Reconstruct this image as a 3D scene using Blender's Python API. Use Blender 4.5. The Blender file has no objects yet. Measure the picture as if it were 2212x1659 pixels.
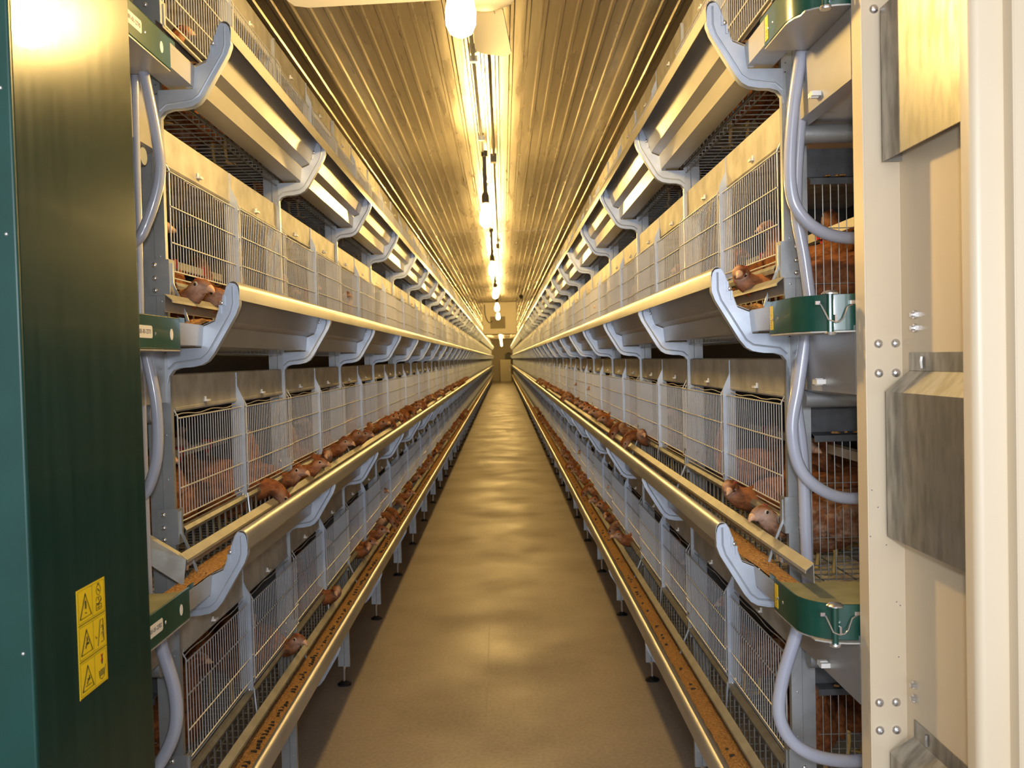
import bpy, bmesh, math, random
from mathutils import Vector, Matrix, Quaternion

C = bpy.context.scene.collection
SC = bpy.context.scene
PI = math.pi

# ------------------------------------------------------------------ camera
cam = bpy.data.cameras.new('camera')
cam.sensor_fit = 'HORIZONTAL'
cam.lens = 18.0
cam.sensor_width = 18.0 * 2212 / 2004.0
cam.clip_start = 0.05
cam.clip_end = 200
co = bpy.data.objects.new('camera', cam)
C.objects.link(co)
yaw, pitch, roll = 0.0087, 0.0276, -0.0252
fwd = Vector((math.sin(yaw) * math.cos(pitch), math.cos(yaw) * math.cos(pitch), -math.sin(pitch)))
right = Vector((math.cos(yaw), -math.sin(yaw), 0))
down = fwd.cross(right)
r2 = right * math.cos(roll) - down * math.sin(roll)
d2 = right * math.sin(roll) + down * math.cos(roll)
co.matrix_world = Matrix(((r2.x, -d2.x, -fwd.x, 0), (r2.y, -d2.y, -fwd.y, 0), (r2.z, -d2.z, -fwd.z, 1.648), (0, 0, 0, 1)))
cam.dof.use_dof = True
cam.dof.focus_distance = 2.6
cam.dof.aperture_fstop = 4.5
SC.camera = co

# ------------------------------------------------------------------ light and exposure
w = bpy.data.worlds.new('world')
SC.world = w
w.use_nodes = True
w.node_tree.nodes['Background'].inputs[0].default_value = (0.62, 0.72, 1.0, 1)
w.node_tree.nodes['Background'].inputs[1].default_value = 0.75
SC.view_settings.view_transform = 'Standard'
SC.view_settings.look = 'None'
SC.view_settings.exposure = 0.0
SC.view_settings.gamma = 1.0
LAMP = (1.0, 0.645, 0.205)
LAMP_STRENGTH = 530.0
al = bpy.data.lights.new('daylight_doorway', 'AREA')
al.shape = 'RECTANGLE'
al.size, al.size_y = 3.6, 2.6
al.energy = 270
al.color = (0.90, 0.94, 1.0)
ao = bpy.data.objects.new('daylight_doorway', al)
C.objects.link(ao)
ao.location = (-0.2, -6.0, 2.0)
ao.rotation_euler = (math.radians(88), 0, math.radians(-6))

fl = bpy.data.lights.new('camera_flash', 'POINT')      # the photographer's flash, just above the lens
fl.energy = 58
fl.color = (0.88, 0.93, 1.0)
fl.shadow_soft_size = 0.05
flo = bpy.data.objects.new('camera_flash', fl)
C.objects.link(flo)
flo.location = (0.02, -0.06, 1.80)

# ------------------------------------------------------------------ constants of the house
X0 = {-1: 0.643, 1: 0.502}      # aisle centre line to the trough lip
Y0 = {-1: 2.29, 1: 2.227}       # first frame of each row
S = 1.2                         # frame spacing
NB = 52
YE = {s: Y0[s] + S * NB for s in (-1, 1)}
B = [0.624, 1.239, 1.854, 2.485]
ZC = 3.02
YN = {-1: 1.80, 1: 1.815}       # near end of plates and belts that run past the first frame
SIDE = {-1: 'left', 1: 'right'}
TIER = ['lowest', 'second', 'third', 'top']
ORD = ['first', 'second', 'third', 'fourth', 'fifth', 'sixth', 'seventh', 'eighth', 'ninth', 'tenth', 'eleventh', 'twelfth']

# ------------------------------------------------------------------ materials
def mat(name, col, rough=0.5, metal=0.0, col2=None, scale=8.0, stretch=(1, 1, 1), bump=0.0, bscale=40.0, coat=0.0, lo=0.35, hi=0.65, spec=0.5, rvar=0.0):
    m = bpy.data.materials.new(name)
    m.use_nodes = True
    nt = m.node_tree
    b = nt.nodes['Principled BSDF']
    b.inputs['Base Color'].default_value = (*col, 1)
    b.inputs['Roughness'].default_value = rough
    b.inputs['Metallic'].default_value = metal
    b.inputs['Coat Weight'].default_value = coat
    b.inputs['Specular IOR Level'].default_value = spec
    tc = nt.nodes.new('ShaderNodeTexCoord')
    mp = nt.nodes.new('ShaderNodeMapping')
    mp.inputs['Scale'].default_value = stretch
    nt.links.new(tc.outputs['Object'], mp.inputs[0])
    if col2 is not None:
        n = nt.nodes.new('ShaderNodeTexNoise')
        n.inputs['Scale'].default_value = scale
        n.inputs['Detail'].default_value = 5
        nt.links.new(mp.outputs[0], n.inputs['Vector'])
        mr = nt.nodes.new('ShaderNodeMapRange')
        mr.inputs[1].default_value = lo
        mr.inputs[2].default_value = hi
        nt.links.new(n.outputs['Fac'], mr.inputs[0])
        mx = nt.nodes.new('ShaderNodeMix')
        mx.data_type = 'RGBA'
        mx.inputs[6].default_value = (*col, 1)
        mx.inputs[7].default_value = (*col2, 1)
        nt.links.new(mr.outputs[0], mx.inputs[0])
        nt.links.new(mx.outputs[2], b.inputs['Base Color'])
        if rvar:
            m2 = nt.nodes.new('ShaderNodeMapRange')
            m2.inputs[3].default_value = rough
            m2.inputs[4].default_value = rough + rvar
            nt.links.new(mr.outputs[0], m2.inputs[0])
            nt.links.new(m2.outputs[0], b.inputs['Roughness'])
    if bump:
        n2 = nt.nodes.new('ShaderNodeTexNoise')
        n2.inputs['Scale'].default_value = bscale
        n2.inputs['Detail'].default_value = 3
        nt.links.new(mp.outputs[0], n2.inputs['Vector'])
        bp = nt.nodes.new('ShaderNodeBump')
        bp.inputs['Strength'].default_value = bump
        bp.inputs['Distance'].default_value = 0.02
        nt.links.new(n2.outputs['Fac'], bp.inputs['Height'])
        nt.links.new(bp.outputs[0], b.inputs['Normal'])
    return m

M = {}
M['galv'] = mat('galvanised_steel', (0.50, 0.53, 0.56), 0.42, 0.65, (0.38, 0.40, 0.42), 9, bump=0.03, bscale=60)
M['zinc'] = mat('zinc_plated_plate', (0.55, 0.61, 0.70), 0.40, 0.45, (0.46, 0.51, 0.60), 14)
M['sheet'] = mat('dull_galvanised_sheet', (0.46, 0.45, 0.43), 0.36, 0.45, (0.36, 0.35, 0.34), 7, stretch=(1, 0.35, 1), bump=0.03, bscale=30)
M['dustsheet'] = mat('dusty_sheet', (0.55, 0.53, 0.48), 0.6, 0.25, (0.38, 0.36, 0.32), 12)
M['wire'] = mat('zinc_wire', (0.64, 0.645, 0.66), 0.5, 0.4)
M['rail'] = mat('rail_steel', (0.36, 0.36, 0.34), 0.45, 0.6, (0.26, 0.25, 0.22), 20)
M['dark'] = mat('grimy_shade_sheet', (0.075, 0.068, 0.062), 0.7, 0.0, (0.045, 0.04, 0.035), 10)  # dirty metal, kept near black to put shade into the cage interiors
M['belt'] = mat('manure_belt', (0.62, 0.60, 0.58), 0.6, 0.0, (0.30, 0.22, 0.16), 9, lo=0.52, hi=0.72)
M['feed'] = mat('feed_meal', (0.62, 0.33, 0.10), 0.9, 0.0, (0.36, 0.17, 0.045), 140, lo=0.3, hi=0.7, bump=0.9, bscale=120)
M['chain'] = mat('feed_chain_steel', (0.06, 0.05, 0.04), 0.5, 0.6)
M['green'] = mat('green_enamel', (0.008, 0.055, 0.038), 0.28, 0.0, (0.014, 0.075, 0.052), 16, coat=0.3)
M['lid'] = mat('dusty_green_cover', (0.30, 0.29, 0.17), 0.75, 0.0, (0.22, 0.22, 0.13), 14)
M['cabdark'] = mat('dark_green_enamel', (0.004, 0.026, 0.020), 0.24, 0.0, (0.008, 0.034, 0.027), 5, stretch=(1, 12, 0.5), bump=0.012, bscale=26, rvar=0.03, spec=0.22, coat=0.06)
M['cabdark'].node_tree.nodes['Principled BSDF'].inputs['Coat Roughness'].default_value = 0.05
M['teal'] = mat('teal_enamel', (0.003, 0.042, 0.034), 0.38, 0.0, (0.004, 0.052, 0.042), 10)
M['cream'] = mat('cream_enamel', (0.76, 0.645, 0.475), 0.38, 0.0, (0.72, 0.605, 0.435), 6, stretch=(1, 1, 0.3), spec=0.5)
M['speck'] = mat('chipped_dark_spot', (0.16, 0.14, 0.12), 0.7)
M['spangle'] = mat('spangled_galvanised_steel', (0.47, 0.45, 0.41), 0.36, 0.8, (0.30, 0.29, 0.26), 26, stretch=(1, 1.6, 0.5), rvar=0.15)
M['chan'] = mat('dark_channel_steel', (0.10, 0.105, 0.115), 0.55, 0.3, (0.07, 0.07, 0.075), 25)
M['flange'] = mat('dusty_flange_steel', (0.34, 0.32, 0.27), 0.5, 0.15, (0.27, 0.25, 0.21), 14)
M['bolt'] = mat('bright_bolt', (0.72, 0.72, 0.74), 0.25, 0.9)
M['hose'] = mat('milky_hose', (0.46, 0.48, 0.56), 0.22, 0.0, (0.40, 0.42, 0.52), 5, coat=0.4)
M['white'] = mat('white_plastic', (0.80, 0.78, 0.74), 0.45)
M['print'] = mat('grey_print', (0.16, 0.14, 0.15), 0.7)
M['yellow'] = mat('yellow_sticker', (0.80, 0.56, 0.01), 0.45)
M['black'] = mat('black_print', (0.012, 0.01, 0.01), 0.6)
M['red'] = mat('red_plastic', (0.50, 0.015, 0.012), 0.4)
M['pipe'] = mat('cream_pipe', (0.66, 0.60, 0.46), 0.45)
M['rubber'] = mat('black_foot', (0.012, 0.012, 0.013), 0.5)
M['dkgrey'] = mat('dark_grey_plastic', (0.055, 0.05, 0.045), 0.5)
M['fan'] = mat('fan_enamel', (0.78, 0.76, 0.72), 0.4)
M['heater'] = mat('cream_box_enamel', (0.72, 0.66, 0.50), 0.5)
M['comb'] = mat('comb_skin', (0.50, 0.085, 0.055), 0.5)
M['beak'] = mat('beak_horn', (0.64, 0.36, 0.20), 0.4)
M['eye'] = mat('eye_dark', (0.02, 0.014, 0.01), 0.1)
M['iris'] = mat('eye_ring', (0.50, 0.40, 0.30), 0.4)
M['leg'] = mat('leg_scale', (0.60, 0.40, 0.12), 0.5)

def wall_mat():
    return mat('liner_panel', (0.52, 0.47, 0.38), 0.6, 0.1)
M['wall'] = wall_mat()
M['ceil'] = mat('ribbed_steel_liner', (0.60, 0.54, 0.45), 0.25, 0.85, (0.47, 0.42, 0.34), 3, stretch=(6, 0.4, 1), bump=0.05, bscale=5.0, rvar=0.12)

def floor_mat():
    m = mat('concrete_floor', (0.47, 0.395, 0.32), 0.42, 0.0, (0.36, 0.30, 0.24), 1.6, bump=0.05, bscale=14, rvar=0.22, lo=0.3, hi=0.7)
    nt = m.node_tree
    b = nt.nodes['Principled BSDF']
    src = b.inputs['Base Color'].links[0].from_socket
    tc = nt.nodes.new('ShaderNodeTexCoord')
    n = nt.nodes.new('ShaderNodeTexNoise'); n.inputs['Scale'].default_value = 60; n.inputs['Detail'].default_value = 4
    nt.links.new(tc.outputs['Object'], n.inputs['Vector'])
    mr = nt.nodes.new('ShaderNodeMapRange'); mr.inputs[1].default_value = 0.35; mr.inputs[2].default_value = 0.7
    mr.inputs[3].default_value = 0.86; mr.inputs[4].default_value = 1.06
    nt.links.new(n.outputs['Fac'], mr.inputs[0])
    mx = nt.nodes.new('ShaderNodeMix'); mx.data_type = 'RGBA'; mx.blend_type = 'MULTIPLY'; mx.inputs[0].default_value = 1
    nt.links.new(src, mx.inputs[6]); nt.links.new(mr.outputs[0], mx.inputs[7])
    nt.links.new(mx.outputs[2], b.inputs['Base Color'])
    return m
M['floor'] = floor_mat()

def bulb_mat():
    m = bpy.data.materials.new('glowing_bulb'); m.use_nodes = True
    b = m.node_tree.nodes['Principled BSDF']
    b.inputs['Base Color'].default_value = (0.9, 0.85, 0.7, 1)
    b.inputs['Emission Color'].default_value = (*LAMP, 1)
    b.inputs['Emission Strength'].default_value = LAMP_STRENGTH
    return m
M['bulb'] = bulb_mat()

def hen_mat(name, c1, c2, c3):
    m = bpy.data.materials.new(name); m.use_nodes = True
    nt = m.node_tree; b = nt.nodes['Principled BSDF']
    b.inputs['Roughness'].default_value = 0.75
    b.inputs['Specular IOR Level'].default_value = 0.25
    tc = nt.nodes.new('ShaderNodeTexCoord')
    mp = nt.nodes.new('ShaderNodeMapping'); mp.inputs['Scale'].default_value = (0.55, 1, 1)
    nt.links.new(tc.outputs['Object'], mp.inputs[0])
    dn = nt.nodes.new('ShaderNodeTexNoise'); dn.inputs['Scale'].default_value = 30
    nt.links.new(tc.outputs['Object'], dn.inputs['Vector'])
    dm = nt.nodes.new('ShaderNodeMix'); dm.data_type = 'VECTOR'; dm.inputs[0].default_value = 0.035
    nt.links.new(mp.outputs[0], dm.inputs[4]); nt.links.new(dn.outputs['Color'], dm.inputs[5])
    v = nt.nodes.new('ShaderNodeTexVoronoi'); v.inputs['Scale'].default_value = 105; v.feature = 'SMOOTH_F1'
    nt.links.new(dm.outputs[1], v.inputs['Vector'])
    n = nt.nodes.new('ShaderNodeTexNoise'); n.inputs['Scale'].default_value = 48; n.inputs['Detail'].default_value = 5
    nt.links.new(mp.outputs[0], n.inputs['Vector'])
    mr = nt.nodes.new('ShaderNodeMapRange'); mr.inputs[1].default_value = 0.42; mr.inputs[2].default_value = 0.66
    nt.links.new(n.outputs['Fac'], mr.inputs[0])
    mx = nt.nodes.new('ShaderNodeMix'); mx.data_type = 'RGBA'
    mx.inputs[6].default_value = (*c1, 1); mx.inputs[7].default_value = (*c2, 1)
    nt.links.new(mr.outputs[0], mx.inputs[0])
    m2 = nt.nodes.new('ShaderNodeMapRange'); m2.inputs[1].default_value = 0.0; m2.inputs[2].default_value = 0.75
    m2.inputs[3].default_value = 0.50; m2.inputs[4].default_value = 1.30
    nt.links.new(v.outputs['Distance'], m2.inputs[0])
    mm = nt.nodes.new('ShaderNodeMix'); mm.data_type = 'RGBA'; mm.blend_type = 'MULTIPLY'; mm.inputs[0].default_value = 1
    nt.links.new(mx.outputs[2], mm.inputs[6]); nt.links.new(m2.outputs[0], mm.inputs[7])
    at = nt.nodes.new('ShaderNodeAttribute'); at.attribute_name = 'face_skin'
    m3 = nt.nodes.new('ShaderNodeMix'); m3.data_type = 'RGBA'
    fm = nt.nodes.new('ShaderNodeMapRange'); fm.inputs[1].default_value = 0.30; fm.inputs[2].default_value = 0.62
    fm.inputs[3].default_value = 1.2; fm.inputs[4].default_value = 0.6
    nt.links.new(n.outputs['Fac'], fm.inputs[0])
    fx_ = nt.nodes.new('ShaderNodeMath'); fx_.operation = 'MULTIPLY'; fx_.use_clamp = True
    nt.links.new(at.outputs['Fac'], fx_.inputs[0]); nt.links.new(fm.outputs[0], fx_.inputs[1])
    nt.links.new(fx_.outputs[0], m3.inputs[0])
    nt.links.new(mm.outputs[2], m3.inputs[6]); m3.inputs[7].default_value = (*c3, 1)
    nt.links.new(m3.outputs[2], b.inputs['Base Color'])
    bp = nt.nodes.new('ShaderNodeBump'); bp.inputs['Strength'].default_value = 0.35; bp.inputs['Distance'].default_value = 0.004
    nt.links.new(v.outputs['Distance'], bp.inputs['Height']); nt.links.new(bp.outputs[0], b.inputs['Normal'])
    return m
M['hen'] = hen_mat('rust_brown_feathers', (0.28, 0.100, 0.032), (0.15, 0.046, 0.016), (0.56, 0.36, 0.26))
M['hen_pale'] = hen_mat('speckled_brown_feathers', (0.22, 0.080, 0.030), (0.40, 0.25, 0.16), (0.56, 0.37, 0.28))

# ------------------------------------------------------------------ mesh builder
class MB:
    def __init__(s): s.v = []; s.f = []; s.mi = []
    def add(s, vs, fs, mi=0):
        o = len(s.v); s.v += [tuple(p) for p in vs]
        s.f += [tuple(i + o for i in f) for f in fs]; s.mi += [mi] * len(fs)
        return s
    def box(s, x0, x1, y0, y1, z0, z1, mi=0):
        if x0 > x1: x0, x1 = x1, x0
        vs = [(x, y, z) for x in (x0, x1) for y in (y0, y1) for z in (z0, z1)]
        return s.add(vs, [(0, 1, 3, 2), (4, 6, 7, 5), (0, 4, 5, 1), (2, 3, 7, 6), (0, 2, 6, 4), (1, 5, 7, 3)], mi)
    def prism(s, poly, axis, a, b, mi=0):
        n = len(poly)
        def P(p, t): return (p[0], t, p[1]) if axis == 'y' else ((t, p[0], p[1]) if axis == 'x' else (p[0], p[1], t))
        vs = [P(p, a) for p in poly] + [P(p, b) for p in poly]
        fs = [tuple(range(n)), tuple(range(2 * n - 1, n - 1, -1))]
        fs += [(i, (i + 1) % n, n + (i + 1) % n, n + i) for i in range(n)]
        return s.add(vs, fs, mi)
    def sheet(s, line, t, axis, a, b, mi=0):
        return s.prism(thick(line, t), axis, a, b, mi)
    def tube(s, path, r, n=6, mi=0, cap=True):
        path = [Vector(p) for p in path]
        rs = r if isinstance(r, (list, tuple)) else [r] * len(path)
        vs = []; up = None
        for i, p in enumerate(path):
            t = (path[min(i + 1, len(path) - 1)] - path[max(i - 1, 0)]).normalized()
            if up is None: up = Vector((0, 0, 1)) if abs(t.z) < 0.9 else Vector((0, 1, 0))
            a = t.cross(up)
            if a.length < 1e-5: a = t.orthogonal()
            a.normalize(); up = a.cross(t).normalized()
            for k in range(n):
                q = 2 * PI * (k + 0.5) / n
                vs.append(p + (a * math.cos(q) + up * math.sin(q)) * rs[i])
        fs = []
        for i in range(len(path) - 1):
            for k in range(n):
                fs.append((i * n + k, i * n + (k + 1) % n, (i + 1) * n + (k + 1) % n, (i + 1) * n + k))
        if cap: fs += [tuple(range(n - 1, -1, -1)), tuple((len(path) - 1) * n + k for k in range(n))]
        return s.add(vs, fs, mi)
    def cyl(s, a, b, r, n=12, mi=0): return s.tube([a, b], r, n, mi)
    def dome(s, c, d, r, h, mi=0, n=10):     # button head, axis d
        d = Vector(d).normalized(); a = d.orthogonal().normalized(); e = d.cross(a); c = Vector(c)
        vs = []; m = 3
        for j in range(m):
            q = j / m * PI / 2
            for k in range(n):
                w = 2 * PI * k / n
                vs.append(c + d * h * math.sin(q) + (a * math.cos(w) + e * math.sin(w)) * r * math.cos(q))
        vs.append(c + d * h)
        fs = [(j * n + k, j * n + (k + 1) % n, (j + 1) * n + (k + 1) % n, (j + 1) * n + k) for j in range(m - 1) for k in range(n)]
        fs += [((m - 1) * n + k, (m - 1) * n + (k + 1) % n, m * n) for k in range(n)] + [tuple(range(n - 1, -1, -1))]
        return s.add(vs, fs, mi)
    def lathe(s, c, prof, n=20, mi=0):        # vertical axis, prof = (r, z)
        vs = [(c[0] + r * math.cos(2 * PI * k / n), c[1] + r * math.sin(2 * PI * k / n), c[2] + z) for r, z in prof for k in range(n)]
        m = len(prof)
        fs = [(j * n + k, j * n + (k + 1) % n, (j + 1) * n + (k + 1) % n, (j + 1) * n + k) for j in range(m - 1) for k in range(n)]
        fs += [tuple(range(n - 1, -1, -1)), tuple((m - 1) * n + k for k in range(n))]
        return s.add(vs, fs, mi)
    def mesh(s, name, mats, smooth=True, ang=35, sub=0):
        me = bpy.data.meshes.new(name)
        me.from_pydata(s.v, [], s.f)
        for m in (mats if isinstance(mats, (list, tuple)) else [mats]): me.materials.append(m)
        me.polygons.foreach_set('material_index', s.mi)
        bm = bmesh.new(); bm.from_mesh(me)
        bmesh.ops.recalc_face_normals(bm, faces=bm.faces)
        bm.to_mesh(me); bm.free()
        if smooth:
            me.shade_smooth(); me.set_sharp_from_angle(angle=math.radians(ang))
        return me

def thick(line, t):
    L = [Vector((p[0], p[1])) for p in line]; n = len(L); off = []
    for i in range(n):
        if i == 0: d = (L[1] - L[0]).normalized(); nn = Vector((-d.y, d.x)); off.append(L[0] + nn * t)
        elif i == n - 1: d = (L[-1] - L[-2]).normalized(); nn = Vector((-d.y, d.x)); off.append(L[-1] + nn * t)
        else:
            a = (L[i] - L[i - 1]).normalized(); b = (L[i + 1] - L[i]).normalized()
            n1 = Vector((-a.y, a.x)); n2 = Vector((-b.y, b.x)); m = (n1 + n2)
            m = n1 if m.length < 1e-4 else m.normalized()
            k = max(0.35, m.dot(n1)); off.append(L[i] + m * (t / k))
    return [tuple(p) for p in L] + [tuple(p) for p in reversed(off)]

# ------------------------------------------------------------------ object helpers
def put(name, me, parent=None, loc=(0, 0, 0), rot=(0, 0, 0)):
    """link a mesh; loc is a WORLD position (parents are never rotated when this is used)"""
    o = bpy.data.objects.new(name, me); C.objects.link(o)
    if parent is not None:
        o.parent = parent
        loc = Vector(loc) - wloc(parent)
    o.location = loc; o.rotation_euler = rot
    return o
def wloc(o):
    v = Vector(o.location)
    while o.parent is not None: o = o.parent; v += Vector(o.location)
    return v
def obj(name, mb, m, parent=None, loc=(0, 0, 0), rot=(0, 0, 0), **k):
    """mesh with vertices in WORLD coordinates minus loc"""
    if parent is not None and tuple(loc) == (0, 0, 0): pass
    return put(name, mb.mesh(name, m, **k), parent, loc, rot)
def empty(name, loc):
    o = bpy.data.objects.new(name, None); C.objects.link(o); o.location = loc
    o.empty_display_size = 0.05
    return o
def tag(o, label, cat, group=None, kind=None):
    o['label'] = label; o['category'] = cat
    if group: o['group'] = group
    if kind: o['kind'] = kind
    return o
def struct(name, mb, m, **k):
    o = obj(name, mb, m, **k); o['kind'] = 'structure'; return o

def text_mesh(body, size, m):
    cu = bpy.data.curves.new('lettering', 'FONT'); cu.body = body; cu.size = size; cu.extrude = 0.0002
    cu.align_x = 'CENTER'; cu.align_y = 'CENTER'
    t = bpy.data.objects.new('lettering', cu); C.objects.link(t)
    bpy.context.view_layer.update()
    me = bpy.data.meshes.new_from_object(t.evaluated_get(bpy.context.evaluated_depsgraph_get()))
    bpy.data.objects.remove(t); me.materials.clear(); me.materials.append(m)
    return me

# ------------------------------------------------------------------ room shell
struct('floor', MB().box(-2.6, 2.6, -3.2, 67.2, -0.1, 0.0), M['floor'])
# ribbed steel liner: trapezoid ribs run down the house, sheets lap every 6.7 m
def rib_profile():
    pts = []; x = -2.6; p = 0.0655; i = 0
    while x < 2.6:
        h = 0.010 if i % 3 == 0 else 0.007
        pts += [(x, ZC), (x + p * 0.60, ZC), (x + p * 0.68, ZC - h), (x + p * 0.86, ZC - h), (x + p * 0.94, ZC)]
        x += p; i += 1
    pts.append((2.6, ZC))
    return pts
mb = MB(); prof = rib_profile()
ys = [-3.2, -0.47] + [4.77 + 5.24 * k for k in range(12)]; ys = [y for y in ys if y < 67] + [67.2]
for i in range(len(ys) - 1):
    dz = 0.0015 * (i % 2)
    mb.prism([(p[0], p[1] - dz) for p in prof] + [(2.6, ZC + 0.12), (-2.6, ZC + 0.12)], 'y', ys[i] + 0.003, ys[i + 1] - 0.003)
struct('ceiling', mb, M['ceil'], smooth=False)
struct('wall_left', MB().box(-2.7, -2.6, -3.2, 67.2, 0, ZC), M['wall'])
struct('wall_right', MB().box(2.6, 2.7, -3.2, 67.2, 0, ZC), M['wall'])
struct('wall_back', MB().box(-2.6, 2.6, 67.0, 67.2, 0, ZC), M['wall'])
# hairline floor joint running up the aisle
fj = MB(); random.seed(5); y = 1.0
pts = []
while y < 7: pts.append((-0.115 + random.uniform(-0.003, 0.003) - 0.004 * (y - 3), y, 0.0004)); y += 0.25
fj.tube(pts, 0.0016, 4)
o = obj('trim_1', fj, mat('pale_floor_joint', (0.42, 0.37, 0.30), 0.7)); o['kind'] = 'structure'

# ------------------------------------------------------------------ cage rows
TROUGH_UP = [(.002, -.046), (.001, -.020), (.003, -.009), (.009, -.002), (.016, 0), (.024, -.003), (.031, -.013), (.060, -.093), (.0905, -.1055)]
TROUGH_PAN = [(.0905, -.1055), (.0955, -.156), (.160, -.156), (.156, -.128)]
TROUGH_IN = [(.1385, -.078), (.1375, -.036), (.120, -.0505), (.119, -.057)]
BR_OUT = [(.017, -.004), (.010, -.006), (.004, -.014), (.002, -.024), (.001, -.057), (.009, -.079), (.040, -.131), (.067, -.176), (.082, -.194), (.098, -.203), (.124, -.208), (.150, -.209), (.168, -.215), (.178, -.228), (.182, -.245)]
BR_IN = [(.182, -.162), (.098, -.161), (.0935, -.110), (.063, -.097), (.033, -.017), (.026, -.003)]

def row(s):
    X = lambda u: s * (X0[s] + u)
    y0, ye = Y0[s], YE[s]
    side = SIDE[s]
    root = empty('cage_row', (X(.35), y0, 0))
    tag(root, f'four-tier grey steel cage row along the {side} side of the aisle', 'cage')
    U = lambda poly: [(s * u, v) for u, v in poly]
    # --- post with levelling foot
    mb = MB()
    mb.prism([(s * u, v) for u, v in thick([(.178, .018), (.178, 0), (.204, 0), (.207, .006), (.238, .006), (.238, .05)], .002)], 'z', 0.10, 2.86)
    for z in [0.16 + 0.11 * k for k in range(24)]: mb.dome((s * .192, 0, z), (0, -1, 0), .003, .0012, n=6)
    post = mb.mesh('post', M['galv'])
    mb = MB(); mb.cyl((s * .212, .025, .012), (s * .212, .025, .12), .006, 8); mb.cyl((s * .212, .025, .085), (s * .212, .025, .10), .011, 6)
    mb.lathe((s * .212, .025, 0), [(.036, 0), (.036, .006), (.026, .012), (.012, .02)], 14, 1)
    foot = mb.mesh('foot', [M['bolt'], M['rubber']])
    # --- trough bracket
    mb = MB()
    mb.prism(U(BR_OUT + BR_IN), 'y', -.0015, .0015)
    mb.sheet(U([(u + .0, z) for u, z in BR_OUT[2:]]), .0025 * (1 if s > 0 else -1), 'y', -.004, .018)
    ridge = [(.016, -.012), (.016, -.055), (.023, -.078), (.052, -.125), (.083, -.176), (.100, -.188), (.135, -.193), (.163, -.197), (.180, -.212)]
    mb.tube([(s * u, -.0015, z) for u, z in ridge], .0028, 6)
    mb.box(s * .098, s * .112, -.003, .012, -.158, -.115); 
    for u, z in ((.104, -.115), (.044, -.052)):
        mb.dome((s * u, -.0035, z), (0, -1, 0), .006, .004, 1, 8)
    mb.box(s * .036, s * .041, -.006, 0, -.058, -.035); mb.box(s * .046, s * .051, -.006, 0, -.078, -.057)
    br = mb.mesh('bracket', [M['zinc'], M['bolt']])
    # --- collar and strap where the front rods meet the post
    mb = MB()
    mb.sheet([(s * .222, -.003), (s * .170, -.003), (s * .168, .03)], .002, 'z', -.03, .058)
    for z in (-.018, .012, .044): mb.dome((s * .205, -.004, z), (0, -1, 0), .007, .005, 1, 10)
    mb.tube([(s * .168, .012, .05), (s * .168, .012, .0), (s * .140, .004, -.06), (s * .122, .0, -.12)], .004, 4)
    collar = mb.mesh('collar', [M['galv'], M['bolt']])
    # --- half-bay divider strip
    mb = MB()
    mb.prism(U([(.166, .012), (.174, -.006), (.196, -.006), (.205, .012), (.205, .30), (.202, .335), (.202, .387), (.186, .387), (.186, .345), (.166, .30)]), 'y', -.001, .001)
    mb.dome((s * .190, -.001, .018), (0, -1, 0), .005, .004, 1, 8); mb.dome((s * .180, -.001, .006), (0, -1, 0), .005, .004, 1, 8)
    mb.tube([(s * .164, -.003, .012), (s * .157, -.003, -.075), (s * .140, -.003, -.085)], .003, 5)
    mb.dome((s * .192, -.001, .37), (0, -1, 0), .004, .004, 1, 8)
    strip = mb.mesh('divider_strip', [M['zinc'], M['bolt']])
    # --- inner partition added as a solid dark sheet between cages to darken the interior
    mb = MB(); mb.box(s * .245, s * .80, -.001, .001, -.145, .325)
    parti = mb.mesh('shading_partition', M['dark'])
    far_b, far_s = MB(), MB()
    for k in range(NB + 1):
        y = y0 + S * k
        p = put('post', post, root, (s * X0[s], y, 0)); put('foot', foot, p, (s * X0[s], y, 0))
        for t in range(4):
            L = (s * X0[s], y, B[t])
            if k < 25:
                put('bracket', br, root, L)
                if k < 24: put('collar', collar, root, L)
            else:
                far_b.prism([(s * (X0[s] + u), B[t] + z) for u, z in BR_OUT[::2] + BR_IN[1::2]], 'y', y - .002, y + .002)
                far_b.sheet([(s * (X0[s] + u), B[t] + z) for u, z in BR_OUT[3:-2:2]], .003, 'y', y - .004, y + .016)
            if k < NB:
                L = (s * X0[s], y + .6, B[t])
                if k < 25: put('divider_strip', strip, root, L)
                else:
                    far_s.box(X(.166), X(.205), y + .599, y + .601, B[t], B[t] + .30)
                    far_s.box(X(.186), X(.202), y + .599, y + .601, B[t] + .3, B[t] + .387)
    o = put('bracket', far_b.mesh('bracket', M['zinc']), root, (0, 0, 0)); o['kind'] = 'stuff'
    o = put('divider_strip', far_s.mesh('divider_strip', M['zinc']), root, (0, 0, 0)); o['kind'] = 'stuff'
    for k in range(1, 25):
        for t in range(4): put('shading_partition', parti, root, (s * X0[s], y0 + S * k + .06, B[t]))
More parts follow.
